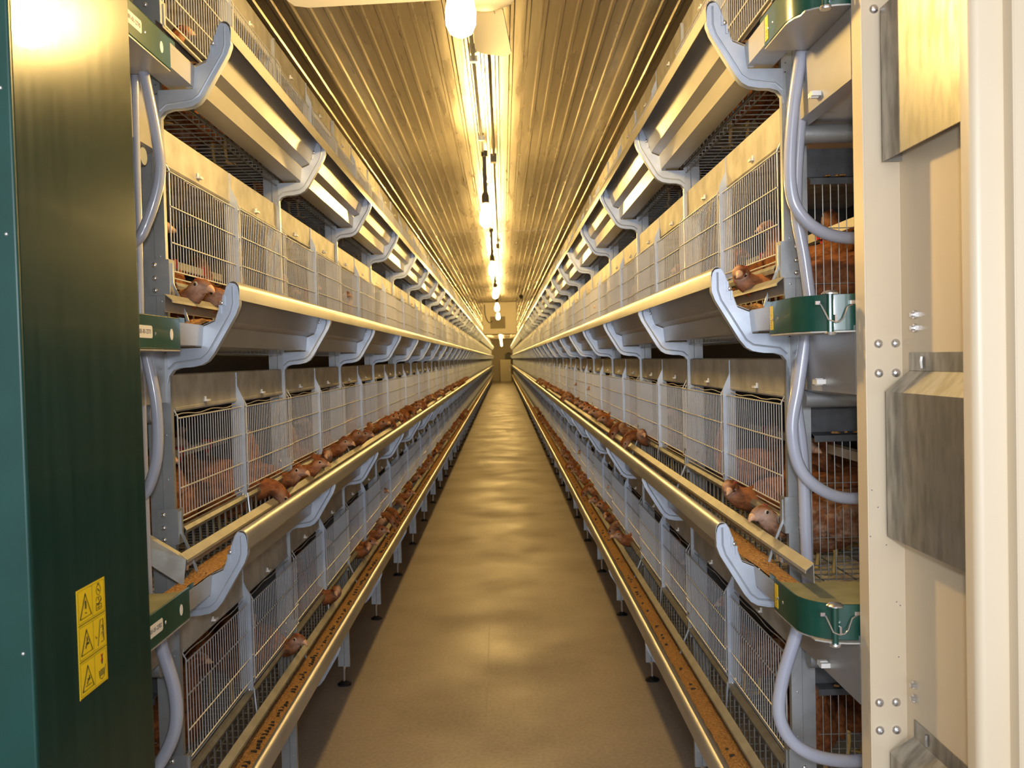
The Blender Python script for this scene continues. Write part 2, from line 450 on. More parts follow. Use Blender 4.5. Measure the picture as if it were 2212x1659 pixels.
    for t in range(4):
        b = B[t]
        nm = lambda n, mb, m, **k: put(n, mb.mesh(n, m, **k), root, (0, 0, 0))
        # rail of the feeding opening
        mb = MB(); mb.sheet([(X(.186), b - .012), (X(.168), b - .012), (X(.166), b - .003), (X(.172), b + .006), (X(.186), b + .006)], .0015, 'y', y0 + .045, ye)
        nm('feed_rail', mb, M['rail'])
        # flat bars below the rail
        mb = MB(); y = y0 + .08; xa, xb = X(.178), X(.181); vs, fs = [], []; q = None
        while y < ye:      # one pressed comb: a foot strip with upright flat bars
            h_ = len(vs)
            for yy in (y - .0055, y + .0055):
                for zz in (b - .153, b - .146, b - .012): vs += [(xa, yy, zz), (xb, yy, zz)]
            g = lambda i, j, k_: h_ + i * 6 + j * 2 + k_
            for k_ in (0, 1): fs += [(g(0, 0, k_), g(1, 0, k_), g(1, 1, k_), g(0, 1, k_)), (g(0, 1, k_), g(1, 1, k_), g(1, 2, k_), g(0, 2, k_))]
            for i in (0, 1): fs.append((g(i, 1, 0), g(i, 1, 1), g(i, 2, 1), g(i, 2, 0)))
            fs += [(g(0, 2, 0), g(1, 2, 0), g(1, 2, 1), g(0, 2, 1)), (g(0, 0, 0), g(0, 0, 1), g(1, 0, 1), g(1, 0, 0))]
            if q is not None:
                p_ = lambda j, k_: q + 6 + j * 2 + k_
                for k_ in (0, 1): fs.append((p_(0, k_), g(0, 0, k_), g(0, 1, k_), p_(1, k_)))
                fs += [(p_(1, 0), p_(1, 1), g(0, 1, 1), g(0, 1, 0)), (p_(0, 0), p_(0, 1), g(0, 0, 1), g(0, 0, 0))]
            q = h_
            y += .056 if y < y0 + 14 else .112
        mb.add(vs, fs)
        nm('feeding_bars', mb, M['rail'], smooth=False)
        # back plate above the fronts, ledge below it, small pegs
        mb = MB(); mb.sheet([(X(.203), b + .305), (X(.190), b + .305), (X(.190), b + .388), (X(.200), b + .391)], .0015, 'y', y0 + .05, ye)
        nm('back_plate', mb, M['dustsheet'])
        mb = MB(); mb.tube([(X(.196), y0 + .06, b + .302), (X(.196), ye, b + .302)], .0085, 8)
        mb.tube([(X(.190), y0 + .06 + .05 * k, b + .286 + .003 * math.sin(k * 1.3)) for k in range(60)], .0016, 5)
        nm('ledge_pipe', mb, M['dustsheet'])
        mb = MB(); mb.box(-.008, .008, -.012, .012, -.003, .003); mb.tube([(0, -.010, .0), (0, -.011, .011)], .0035, 6)
        peg = mb.mesh('peg', M['white'])
        for k in range(24):
            put('peg', peg, root, (X(.186), y0 + .30 + .6 * k, b + .3145))
        # wire floor
        mb = MB(); y = y0 + .02
        while y < y0 + 26:
            mb.box(X(.186), X(.80), y - .001, y + .001, b - .152, b - .149); y += .05 if y < y0 + 8 else .1
        y = y0 + .02
        while y < y0 + 16:
            mb.tube([(X(.187), y, b - .150), (X(.187), y, b - .170)], .0012, 4); y += .05
        for u in (.187, .26, .34, .42, .50, .58, .66, .74): mb.box(X(u), X(u + .0025), y0, ye, b - .150, b - .1475)
        mb.box(X(.186), X(.189), y0, ye, b - .172, b - .169)
        nm('wire_floor', mb, M['rail'], smooth=False)
        # manure belt over this tier and a dark rear sheet added to block cross light
        mb = MB(); mb.box(X(.20), X(.98), YN[s], ye, b + .332, b + .336)
        nm('manure_belt', mb, M['belt'])
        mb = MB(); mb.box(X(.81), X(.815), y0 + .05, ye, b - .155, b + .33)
        nm('shading_rear_sheet', mb, M['dark'])
        # end of the row: cover plate, roller, dark cross channel, wire end grid
        mb = MB(); mb.sheet([(X(.215), b + .315), (X(.190), b + .322), (X(.190), b + .4575)], .0015, 'y', YN[s], y0 + .05)
        nm('end_cover_plate', mb, M['sheet'])
        mb = MB(); mb.box(-.013, .013, -.014, .014, -.005, .005); mb.cyl((s * -.012, 0, 0), (s * .004, 0, 0), .008, 8)
        put('peg', mb.mesh('peg', M['white']), root, (X(.182), y0 - .23, b + .342))
        mb = MB(); mb.cyl((X(.20), y0 - .06, b + .298), (X(.98), y0 - .06, b + .298), .022, 14)
        nm('belt_roller', mb, M['galv'])
        mb = MB(); mb.sheet([(y0 + .05, b + .285), (y0 + .015, b + .28), (y0 + .012, b + .212), (y0 - .012, b + .205), (y0 - .012, b + .19)], .002, 'x', X(.24), X(.98))
        nm('cross_channel', mb, M['chan'])
        mb = MB(); random.seed(t)
        for k in range(46):
            u = .27 + .6 * random.random(); mb.dome((X(u), y0 - .001 - .006 * random.random(), b + .2095), (0, 0, 1), .004 + .005 * random.random(), .005, n=6)
        nm('feed_dust', mb, M['feed'])
        mb = MB(); u = .255
        while u < .98:
            mb.cyl((X(u), y0 + .004, b - .15), (X(u), y0 + .004, b + .20), .0012, 5); u += .019
        for z in (.088, -.045): mb.cyl((X(.245), y0 + .006, b + z), (X(.98), y0 + .006, b + z), .0012, 5)
        nm('end_grid', mb, M['rail'])
        # drinking line with red nipples
        mb = MB(); mb.box(X(.42), X(.445), y0 + .08, ye, b + .115, b + .14)
        dl = nm('drinking_line', mb, M['pipe'])
        mb = MB(); mb.cyl((0, 0, 0), (0, 0, -.018), .009, 8); mb.cyl((0, 0, -.018), (0, 0, -.03), .005, 8, 1); mb.box(-.016, .016, -.012, .012, .0, .03)
        nip = mb.mesh('drinking_nipple', [M['red'], M['bolt']])
        for k in range(8): put('drinking_nipple', nip, dl, (X(.4325), y0 + .16 + .3 * k, b + .115))
    return root

rows = {s: row(s) for s in (-1, 1)}

# ------------------------------------------------------------------ feed troughs and the meal in them
CHAIN_Y = 9.0
for s in (-1, 1):
    X = lambda u: s * (X0[s] + u)
    y0, ye, side = Y0[s], YE[s], SIDE[s]
    for t in range(4):
        b = B[t]
        mb = MB(); mb.sheet([(X(u), b + z) for u, z in TROUGH_PAN], .0015 * s, 'y', y0 - .185, ye)
        o = obj('feed_trough', mb, M['sheet'])
        tag(o, f'long grey galvanised feed trough on the {TIER[t]} tier of the {side} cage row', 'feed trough')
        mb = MB(); mb.sheet([(X(u), b + z) for u, z in TROUGH_UP], .0015 * s, 'y', y0 - .003, ye)
        put('lip_wall', mb.mesh('lip_wall', M['sheet']), o, (0, 0, 0))
        yi = y0 - (.13 if t > 1 else -.01) if t != 1 else (y0 - .09 if s < 0 else y0 - .30)
        mb = MB(); mb.sheet([(X(u), b + z) for u, z in TROUGH_IN], .0015 * s, 'y', yi, ye)
        put('inner_flange', mb.mesh('inner_flange', M['flange']), o, (0, 0, 0))
        if t == 1:
            mb = MB()
            if s < 0:   # bent end flap of the inner wall, left row
                mb.add([(-.766, 2.20, 1.190), (-.850, 2.165, 1.258), (-.843, 2.16, 1.232), (-.768, 2.195, 1.160), (-.856, 2.150, 1.206), (-.770, 2.19, 1.128),
                        (-.774, 2.214, 1.198), (-.858, 2.180, 1.266)],
                       [(0, 1, 2, 3), (3, 2, 4, 5), (0, 6, 7, 1)])
                me = mb.mesh('end_flap', M['rail'], smooth=False)
                f = put('end_flap', me, o, (0, 0, 0)); md = f.modifiers.new('t', 'SOLIDIFY'); md.thickness = .0015
            mb = MB()
            for dy in (-.05, -.075): mb.box(X(.1335), X(.139), y0 + dy - .006, y0 + dy + .006, b - .083, b - .071)
            put('rivet', mb.mesh('rivet', M['bolt']), o, (0, 0, 0))
        # meal: a low heap with a rough surface
        random.seed(11 + t + 7 * s)
        ends = []; y = y0 - .20
        while y < ye: ends.append(y); y += .03 if y < y0 + 5 else .5
        us = [.083, .095, .107, .119, .131, .1455]
        vs = []
        for y in ends:
            for i, u in enumerate(us):
                h = -.098 + .010 * math.sin(i / 5 * PI) + random.uniform(-.003, .003)
                uu = u
                if y < y0 + .0: uu = max(u, .097); h = min(h, -.106)
                vs.append((X(uu), y, b + h))
        n = len(us)
        fs = [(j * n + i, j * n + i + 1, (j + 1) * n + i + 1, (j + 1) * n + i) for j in range(len(ends) - 1) for i in range(n - 1)]
        # close the heap down to the trough bottom
        k = len(vs)
        vs += [(X(.098), ends[0], b - .1535), (X(.150), ends[0], b - .1535), (X(.098), ends[-1], b - .1535), (X(.150), ends[-1], b - .1535)]
        mb = MB(); mb.add(vs, fs + [(k, k + 1, k + 3, k + 2)])
        o = obj('feed_meal', mb, M['feed'], ang=70)
        tag(o, f'orange-brown feed meal lying in the {TIER[t]} trough of the {side} cage row', 'feed', kind='stuff')
        if t == 0:
            # links of the conveying chain showing through the meal
            mb = MB(); y = y0 - .1; random.seed(3 + s); secs = []
            while y < CHAIN_Y:      # links rise through the meal, the joints between them stay buried
                if (s < 0 and random.random() < .6) or random.random() < .25:
                    u0 = .093 + random.uniform(-.002, .006); w_ = random.uniform(.007, .018); l_ = random.uniform(.005, .010)
                    secs += [(y - .0005, .106, .112, -.112), (y, u0, u0 + w_, -.0865), (y + l_, u0, u0 + w_, -.0865), (y + l_ + .0005, .106, .112, -.112)]
                y += .024 if s < 0 else .04
            vs = [(X(u), y, b + z) for y, ua, ub, zt in secs for u, z in ((ua, -.118), (ub, -.118), (ub, zt), (ua, zt))]
            fs = [(4 * i + k, 4 * i + (k + 1) % 4, 4 * i + 4 + (k + 1) % 4, 4 * i + 4 + k) for i in range(len(secs) - 1) for k in range(4)]
            fs += [(3, 2, 1, 0), tuple(4 * (len(secs) - 1) + k for k in range(4))]
            mb.add(vs, fs)
            o = obj('feed_chain', mb, M['chain'], smooth=False)
            tag(o, f'dark links of the feed chain showing in the lowest {side} trough', 'chain')

# ------------------------------------------------------------------ wire gates
def gate_mesh(s):
    mb = MB(); r = .0013
    n = 28
    for i in range(1, n):
        y = .61 * i / n
        mb.tube([(0, y, .033), (0, y, .280)], r, 4, cap=False)
    for z in (.033, .104, .194, .280): mb.tube([(-s * .0024, -.004, z), (-s * .0024, .614, z)], .0021, 6)
    mb.tube([(s * .018, 0, .318), (0, 0, .285), (0, 0, .036), (s * .004, 0, .018), (s * .004, .05, .017), (s * .004, .56, .017), (s * .004, .61, .018), (0, .61, .036), (0, .61, .285), (s * .018, .61, .318)], .002, 6)
    return mb.mesh('wire_gate', M['wire'])
for s in (-1, 1):
    me = gate_mesh(s)
    rest = MB(); cnt = 0
    for t in range(4):
        for k in range(2 * NB):
            y = Y0[s] + .042 + .6 * k - (.012 if k % 2 else 0)
            x = s * (X0[s] + (.178 if k % 2 == 0 else .168))
            if k < 37:
                o = put('wire_gate', me, None, (x, y, B[t]))
                g = None
                if k < 24:
                    bay = ORD[k // 2]; half = 'near' if k % 2 == 0 else 'far'
                    lab = f'{half} wire gate of the {bay} bay on the {TIER[t]} tier, {SIDE[s]} row'
                else:
                    lab = f'small distant wire gates beyond the twelfth bay on the {TIER[t]} tier, {SIDE[s]} row'
                    g = f'distant wire gates, {TIER[t]} tier, {SIDE[s]} row'
                tag(o, lab, 'cage gate', g or f'wire gates on the {TIER[t]} tier of the {SIDE[s]} row')
            else:
                for z in (.033, .104, .194, .280): rest.box(x - .002, x + .002, y, y + .61, B[t] + z - .002, B[t] + z + .002)
                for i in range(1, 15): rest.box(x - .0012, x + .0012, y + .041 * i - .0014, y + .041 * i + .0014, B[t] + .033, B[t] + .28)
                rest.box(x - .002, x + .002, y - .003, y + .001, B[t] + .02, B[t] + .31)
    o = obj('wire_gate', rest, M['wire'], smooth=False)
    tag(o, f'run of wire gates fading into the distance at the far end of the {SIDE[s]} row', 'cage gate', kind='stuff')

# ------------------------------------------------------------------ green corner troughs at the row ends
def corner(s, t):
    X = lambda u: s * (X0[s] + u)
    y0 = Y0[s]; b = B[t]; yf = y0 - (.56 if s < 0 else .403); R = .085; side = SIDE[s]
    ue = .62
    root = empty('corner_trough', (X(.30), (yf + y0 - .17) / 2, b - .17))
    extra = {-1: 'with white number label', 1: 'with wire latch and yellow sticker'}[s]
    tag(root, f'dark green feed corner {extra}, {TIER[t]} tier, {side} row', 'feed corner', 'green feed corners at the row ends')
    def path(off, ustart=None):
        p = [(.0955 - off, y0 - .17)]
        for k in range(9):
            a = PI + k / 8 * PI / 2
            p.append((.0955 + R + (R + off) * math.cos(a), yf + R + (R + off) * math.sin(a)))
        p.append((ue, yf - off))
        return p
    W = lambda p: [(X(u), y) for u, y in p]
    mb = MB(); mb.sheet(W(path(.005)), .003 * s, 'z', b - .166, b - .098)
    mb.tube([(*q, b - .0975) for q in W(path(.0035))], .002, 5)
    mb.tube([(*q, b - .1655) for q in W(path(.0035))], .0018, 5)
    mb.box(X(.0915), X(.0945), y0 - .172, y0 - .135, b - .116, b - .094)
    put('corner_wall', mb.mesh('corner_wall', M['green']), root, (0, 0, 0))
    mb = MB(); mb.prism(W(path(-.0045)[0:1] + path(-.0045)[1:] + [(ue, y0 - .19), (.14, y0 - .19)]), 'z', b - .108, b - .1045)
    put('cover_plate', mb.mesh('cover_plate', M['lid']), root, (0, 0, 0))
    mb = MB(); mb.prism(W(path(.004)[:5] + path(.018)[5:] + [(ue, y0 - .16), (.105, y0 - .16)]), 'z', b - .171, b - .168)
    put('base_plate', mb.mesh('base_plate', M['sheet'] if t == 3 else M['dustsheet']), root, (0, 0, 0))
    mb = MB(); mb.cyl((X(.225), yf + .09, b - .171), (X(.225), yf + .09, b - .180), .014, 6); mb.cyl((X(.225), yf + .09, b - .18), (X(.225), yf + .09, b - .188), .008, 8)
    put('nut', mb.mesh('nut', M['bolt']), root, (0, 0, 0))
    mb = MB()
    for dy in ((.20, .235) if s > 0 else (.320,)): mb.dome((X(.0905), y0 - dy, b - .135), (-s, 0, 0), .004, .002, 0, 8)
    if s > 0:
        for dx in (.10, .135, .185, .235): mb.dome((X(.0955 + dx), yf - .005, b - .137), (0, -1, 0), .004, .002, 0, 8)
    put('screw', mb.mesh('screw', M['bolt']), root, (0, 0, 0))
    if s > 0:
        px, py = X(.140), yf - .011
        mb = MB(); mb.cyl((px, py, b - .172), (px, py, b - .096), .0065, 10, 0)
        mb.lathe((px, py, b - .096), [(.0165, 0), (.0165, .002), (.012, .006), (.002, .008)], 14, 1)
        mb.lathe((px, py, b - .176), [(.011, 0), (.012, .003), (.011, .006)], 12, 1)
        put('hinge_pin', mb.mesh('hinge_pin', [M['green'], M['bolt']]), root, (0, 0, 0))
        mb = MB(); y = yf - .008
        mb.tube([(px - .022, y, b - .113), (px - .018, y - .003, b - .116), (px - .006, y - .010, b - .146), (px + .004, y - .012, b - .150), (px + .016, y - .009, b - .150), (px + .024, y - .006, b - .144), (px + .034, y - .002, b - .122), (px + .042, y, b - .118), (px + .046, y + .002, b - .118)], .0016, 6)
        mb.box(px - .028, px - .019, y - .002, y + .003, b - .116, b - .109); mb.box(px + .040, px + .050, y - .002, y + .003, b - .116, b - .109)
        mb.box(px + .006, px + .010, y - .012, y, b - .152, b - .136)
        put('wire_latch', mb.mesh('wire_latch', M['bolt']), root, (0, 0, 0))
        mb = MB(); mb.box(X(.0908), X(.0895), y0 - .200, y0 - .178, b - .158, b - .106)
        st = put('sticker', mb.mesh('sticker', M['yellow']), root, (0, 0, 0)); st['label'] = 'narrow yellow sticker'
        for z, w_ in ((.124, .003), (.130, .006), (.138, .004), (.143, .007), (.150, .003)):
            pass
        mb = MB()
        for z, w_ in ((.126, .002), (.138, .006), (.142, .004), (.148, .005), (.153, .002)): mb.box(X(.0894), X(.0891), y0 - .189 - w_, y0 - .189 + w_, b - z - .0006, b - z + .0006)
        put('fine_print', mb.mesh('fine_print', M['print']), st, (0, 0, 0))
    else:
        # white number label and small oval sticker
        ly0, ly1 = (y0 - .415, y0 - .338)
        mb = MB(); mb.prism([(ly0, b - .145), (ly1 - .004, b - .145), (ly1, b - .142), (ly1, b - .122), (ly1 - .004, b - .119), (ly0, b - .119)], 'x', X(.0907), X(.0899))
        lb = put('number_label', mb.mesh('number_label', M['white']), root, (0, 0, 0)); lb['label'] = 'white label with printed number'
        num = {3: '01-01-2770', 2: '01-01-2771', 1: '01-01-2702'}[t]
        tm = text_mesh(num, .0135, M['print'])
        put('label_print', tm, lb, (X(.0896), (ly0 + ly1) / 2, b - .132), (PI / 2, 0, PI / 2))
        mb = MB(); cy, cz = y0 - .225, b - .134
        mb.prism([(cy + .0095 * math.cos(a), cz + .0125 * math.sin(a)) for a in [2 * PI * k / 20 for k in range(20)]], 'x', X(.0907), X(.0899))
        ov = put('oval_sticker', mb.mesh('oval_sticker', M['white']), root, (0, 0, 0)); ov['label'] = 'small white oval sticker'
for s in (-1, 1):
    for t in (1, 2, 3): corner(s, t)

# ------------------------------------------------------------------ hoses
def spline(pts, n=8):
    P = [Vector(p) for p in pts]; P = [P[0] * 2 - P[1]] + P + [P[-1] * 2 - P[-2]]; out = []
    for i in range(1, len(P) - 2):
        for k in range(n):
            t = k / n; a, b, c, d = P[i - 1:i + 3]
            out.append(.5 * ((2 * b) + (c - a) * t + (2 * a - 5 * b + 4 * c - d) * t * t + (3 * b - a - 3 * c + d) * t ** 3))
    out.append(P[-2]); return out
def hose(pts, r, label):
    mb = MB(); mb.tube(spline(pts), r, 12)
    tag(obj('hose', mb, M['hose'], ang=60), label, 'hose', 'milky hoses at the row ends')
f = lambda q, y: [(x, y, z) for x, z in q]
hose(f([(.715, 2.335), (.690, 2.133), (.682, 1.975), (.699, 1.858), (.718, 1.70)], 2.135), .0135, 'straight milky hose from the top to the third green corner, right row')
hose(f([(.689, 2.335), (.664, 2.176), (.656, 2.031), (.677, 1.958), (.739, 1.91), (.833, 1.899)], 2.095) + [(.95, 2.16, 1.92)], .0140, 'milky hose curving away under the top green corner, right row')
hose(f([(.707, 1.70), (.675, 1.561), (.689, 1.39), (.695, 1.10)], 2.14), .0135, 'straight milky hose from the third to the second green corner, right row')
hose(f([(.689, 1.70), (.669, 1.573), (.652, 1.469), (.673, 1.374), (.74, 1.319), (.825, 1.311)], 2.10) + [(.94, 2.16, 1.33)], .0140, 'milky hose curving away under the third green corner, right row')
hose(f([(.660, 1.08), (.653, 1.015), (.617, .899), (.61, .813), (.647, .748), (.72, .714), (.816, .713)], 2.09) + [(.94, 2.16, .74)], .0150, 'bluish hose looping under the second green corner, right row')
hose(f([(-.800, 2.33), (-.774, 2.175), (-.769, 2.081), (-.802, 1.977), (-.835, 1.931)], 2.125) + [(-.93, 2.16, 1.90)], .0125, 'milky hose bulging below the top green corner, left row')
hose(f([(-.829, 2.33), (-.833, 2.069), (-.837, 1.70)], 2.155), .0095, 'thin straight hose between top and third green corners, left row')
hose(f([(-.818, 1.70), (-.796, 1.567), (-.797, 1.451), (-.821, 1.372), (-.851, 1.346)], 2.125) + [(-.93, 2.18, 1.34)], .0125, 'milky hose bulging below the third green corner, left row')
hose(f([(-.842, 1.70), (-.844, 1.318), (-.843, 1.09)], 2.16), .0110, 'straight hose between third and second green corners, left row')
hose(f([(-.797, 1.08), (-.797, 1.02), (-.770, .913), (-.770, .828), (-.802, .754), (-.834, .728)], 2.105) + [(-.93, 2.18, .71)], .0150, 'grey hose looping under the second green corner, left row')

# ------------------------------------------------------------------ green cabinet on the left
cab = empty('feed_hopper_cabinet', (-1.05, 1.49, 0))
tag(cab, 'tall glossy dark green cabinet with a yellow warning sticker at the left', 'cabinet')
def bevel(o, wd, seg=3):
    m = o.modifiers.new('bevel', 'BEVEL'); m.width = wd; m.segments = seg; m.limit_method = 'ANGLE'; m.harden_normals = True
    return o
mb = MB(); mb.box(-1.45, -.661, 1.286, 1.70, 0.02, 2.99)
bevel(put('side_panel', mb.mesh('side_panel', M['cabdark']), cab, (0, 0, 0)), .003)
mb = MB(); mb.box(-1.452, -.6603, 1.278, 1.2865, 0.02, 2.99)
fp = bevel(put('front_panel', mb.mesh('front_panel', M['teal']), cab, (0, 0, 0)), .0035); fp['label'] = 'teal front panel'
mb = MB()
for z in (2.033, 1.835, 1.257, 1.066): mb.dome((-.674, 1.278, z), (0, -1, 0), .0028, .002, 0, 8)
put('rivet', mb.mesh('rivet', M['bolt']), cab, (0, 0, 0))
# sticker: three warning panels, drawn in the plane of the side (y to the right, z up)
sy0, sy1, sz0, sz1 = 1.4125, 1.5115, 1.140, 1.309
mb = MB(); mb.box(-.6615, -.6604, sy0, sy1, sz0, sz1)
stk = put('warning_sticker', mb.mesh('warning_sticker', M['yellow']), cab, (0, 0, 0)); stk['label'] = 'yellow sticker with three warning triangles'
ink, redink = MB(), MB()
XS = -.6602
def line(pts, wd=.0013, m=None):
    (m or ink).tube([(XS, y, z) for y, z in pts], wd / 2, 4)
H3 = (sz1 - sz0) / 3
for i in range(3):
    zb = sz1 - (i + 1) * H3
    y_ = lambda a: sy0 + a * (sy1 - sy0)
    z_ = lambda a: zb + a * H3
    line([(y_(.02), z_(.015)), (y_(.98), z_(.015))], .0012)
    line([(y_(.04), z_(.07)), (y_(.04), z_(.95)), (y_(.96), z_(.95)), (y_(.96), z_(.07)), (y_(.04), z_(.07))], .0004)
    line([(y_(.53), z_(.07)), (y_(.53), z_(.95))], .0004)
    line([(y_(.09), z_(.17)), (y_(.285), z_(.82)), (y_(.48), z_(.17)), (y_(.09), z_(.17)), (y_(.285), z_(.82))], .0020)
    if i == 0:
        line([(y_(.285), z_(.62)), (y_(.285), z_(.40))], .0030); line([(y_(.285), z_(.30)), (y_(.285), z_(.27))], .0032)
        line([(y_(.76) + .0075 * math.cos(a), z_(.72) + .0085 * math.sin(a)) for a in [2 * PI * k / 14 for k in range(15)]], .0010)
        line([(y_(.72), z_(.90)), (y_(.80), z_(.90))], .0014); line([(y_(.73), z_(.76)), (y_(.79), z_(.67))], .0018)
        for yy in (.71, .80): line([(y_(yy) + .005 * math.cos(a), z_(.42) + .006 * math.sin(a)) for a in [PI * k / 8 for k in range(9)]], .0010)
        line([(y_(.66), z_(.36)), (y_(.74), z_(.32)), (y_(.85), z_(.42))], .0022)
        for zz in (.16, .22, .30): line([(y_(.66), z_(zz)), (y_(.86), z_(zz))], .0009)
        for yy in (.66, .76, .86): line([(y_(yy), z_(.16)), (y_(yy), z_(.30))], .0008)
    elif i == 1:
        line([(y_(.24), z_(.30)), (y_(.27), z_(.42)), (y_(.31), z_(.54)), (y_(.29), z_(.60))], .0020); line([(y_(.24), z_(.36)), (y_(.33), z_(.44)), (y_(.36), z_(.40))], .0016)
        line([(y_(.33) + .004 * math.cos(a), z_(.50) + .006 * math.sin(a)) for a in [2 * PI * k / 10 for k in range(11)]], .0009)
        line([(y_(.68), z_(.14)), (y_(.78), z_(.84)), (y_(.88), z_(.84)), (y_(.90), z_(.20)), (y_(.80), z_(.20))], .0014)
        line([(y_(.60), z_(.46)), (y_(.63), z_(.38)), (y_(.66), z_(.40))], .0010)
        for zz in (.58, .38): line([(y_(.84) + .003 * math.cos(a), z_(zz) + .005 * math.sin(a)) for a in [PI * (k / 6 - .4) for k in range(9)]], .0009)
    else:
        line([(y_(.20), z_(.27)), (y_(.40), z_(.27))], .0012); line([(y_(.24), z_(.32)), (y_(.29), z_(.40)), (y_(.34), z_(.52))], .0020); line([(y_(.26), z_(.46)), (y_(.31), z_(.40)), (y_(.37), z_(.44))], .0014)
        line([(y_(.68), z_(.42)), (y_(.70), z_(.22)), (y_(.78), z_(.14)), (y_(.86), z_(.20)), (y_(.92), z_(.50))], .0011)
        for k in range(3): line([(y_(.73 + .05 * k), z_(.24)), (y_(.75 + .05 * k), z_(.44))], .0009)
        for k in range(3): line([(y_(.70), z_(.27 + .06 * k)), (y_(.87), z_(.29 + .06 * k))], .0009)
        line([(y_(.76), z_(.86)), (y_(.83), z_(.66))], .0016, redink); line([(y_(.83), z_(.86)), (y_(.76), z_(.66))], .0016, redink)
        line([(y_(.795), z_(.84)), (y_(.79), z_(.58))], .0026)
put('warning_symbol', ink.mesh('warning_symbol', M['black']), stk, (0, 0, 0))
o = put('warning_symbol', redink.mesh('warning_symbol', M['red']), stk, (0, 0, 0)); o['label'] = 'red cross'

# ------------------------------------------------------------------ cream steel column on the right
col = empty('steel_column', (.80, 1.62, 0))
tag(col, 'cream painted steel column with galvanised boxes at the right edge', 'column')
mb = MB()
plan = [(.6905, 1.755), (.6905, 1.80), (.7765, 1.80), (.7765, 1.455), (.7765, 1.40)]
mb.sheet(plan, .003, 'z', 0.0, 3.0)
bevel(put('web', mb.mesh('web', M['cream'], smooth=False), col, (0, 0, 0)), .0012, 2)
arc = [(.7315, 1.462)] + [(.7315 + .010 - .010 * math.cos(a), 1.440 - .010 * math.sin(a)) for a in [PI / 2 * k / 5 for k in range(6)]] + [(1.12, 1.43), (1.12, 1.46)]
mb = MB(); mb.sheet(arc, -.004, 'z', 0, 3.0)
put('outer_flange', mb.mesh('outer_flange', M['cream'], ang=50), col, (0, 0, 0))
for z in (1.6585, 1.601, .953, .898, 2.303):
    for x in (.7225 if z < 1 else .7305, .7555 if z < 1 else .764):
        mb = MB(); mb.dome((0, 0, 0), (0, -1, 0), .0092, .006, 0, 14)
        put('bolt', mb.mesh('bolt', M['bolt']), col, (x, 1.80, z))
for z, y in ((1.711, 1.735), (1.686, 1.735), (1.002, 1.757), (.976, 1.757)):
    mb = MB(); mb.cyl((0, 0, 0), (-.006, 0, 0), .0085, 6); mb.cyl((-.006, 0, 0), (-.012, 0, 0), .0045, 8)
    put('hex_screw', mb.mesh('hex_screw', M['bolt']), col, (.7765, y, z))
mb = MB(); random.seed(8)
for k in range(12): mb.dome((.79 + .028 * random.random(), 1.43, .9 + .9 * random.random()), (0, -1, 0), .001 + .001 * random.random(), .0004, 0, 6)
mb.dome((.7955, 1.43, 2.145), (0, -1, 0), .0095, .0006, 0, 9)
for k in range(9): mb.dome((.70 + .07 * random.random(), 1.80, .9 + .5 * random.random()), (0, -1, 0), .0014, .0004, 0, 6)
put('chipped_spot', mb.mesh('chipped_spot', M['speck']), col, (0, 0, 0))
def guard(z0, z1, lid):
    # pressed box: front face towards the aisle, returns at both ends, sloping lid and a top fixing strip
    t = .0015; mb = MB()
    mb.box(.738, .7395, 1.455, 1.789, z0, z1)
    mb.box(.738, .7765, 1.7875, 1.789, z0, z1)
    if lid:
        a, b = (1.457, 1.762)
        mb.add([(.738, 1.457, z1), (.738, 1.789, z1), (.7755, 1.767, z1 + .040), (.7755, 1.457, z1 + .040)], [(0, 1, 2, 3)], 1)
        mb.add([(.738, 1.789, z1), (.7765, 1.789, z1), (.7755, 1.767, z1 + .040)], [(0, 1, 2)])
        mb.box(.7745, .776, 1.457, 1.765, z1 + .040, z1 + .074)
        mb.tube([(.7740, 1.71, z1 + .066), (.7728, 1.71, z1 + .058), (.7740, 1.71, z1 + .045)], .004, 6, 1)
    o = put('deflector_box', mb.mesh('deflector_box', [M['spangle'], M['spangle']], smooth=False), col, (0, 0, 0))
    o['label'] = 'grey galvanised box'
guard(2.008, 2.30, False)
guard(1.284, 1.566, True)
guard(.55, .858, True)

# ------------------------------------------------------------------ lamps, conduit, fan
LX = -.09
def lamp_meshes():
    a = MB(); a.lathe((0, 0, 0), [(.012, -.010), (.030, 0), (.040, .022), (.041, .055), (.034, .095), (.020, .125), (.0165, .140)], 20)
    b = MB(); b.lathe((0, 0, .14), [(.018, 0), (.024, .008), (.024, .055), (.018, .07), (.008, .08)], 14)
    c = MB(); c.lathe((0, 0, .215), [(.011, 0), (.012, .01), (.012, .23), (.020, .235), (.020, .27)], 10)
    return a.mesh('bulb', M['bulb']), b.mesh('socket', M['dkgrey']), c.mesh('drop_rod', M['dkgrey'])
LMESH = lamp_meshes()
lamp_y = [2.49 + 3.58 * k for k in range(18)]
for k, y in enumerate(lamp_y):
    o = empty('pendant_lamp', (LX, y, ZC - .02))
    if k < 8: lab = f'glowing bare bulb hanging over the aisle, {ORD[k]} one from the camera'; g = 'pendant lamps over the aisle'
    else: lab = 'tiny far glowing bulbs below the ceiling, beyond the cream heater box'; g = 'far pendant lamps'
    tag(o, lab, 'lamp', g)
    for n, me in zip(('bulb', 'socket', 'drop_rod'), LMESH):
        put(n, me, o, (LX, y, 2.515))
mb = MB()
mb.tube([(-.10, .5 + .8 * k, ZC - .024) for k in range(83)], .009, 6)
for k in range(44): mb.box(-.118, -.082, 1.2 + 1.5 * k, 1.23 + 1.5 * k, ZC - .036, ZC - .010)
tag(obj('conduit', mb, M['galv']), 'grey cable conduit running along the middle of the ceiling', 'conduit')
mb = MB(); mb.tube([(-.03, 2.0 + .5 * k, ZC - .03) for k in range(40)], .007, 6)
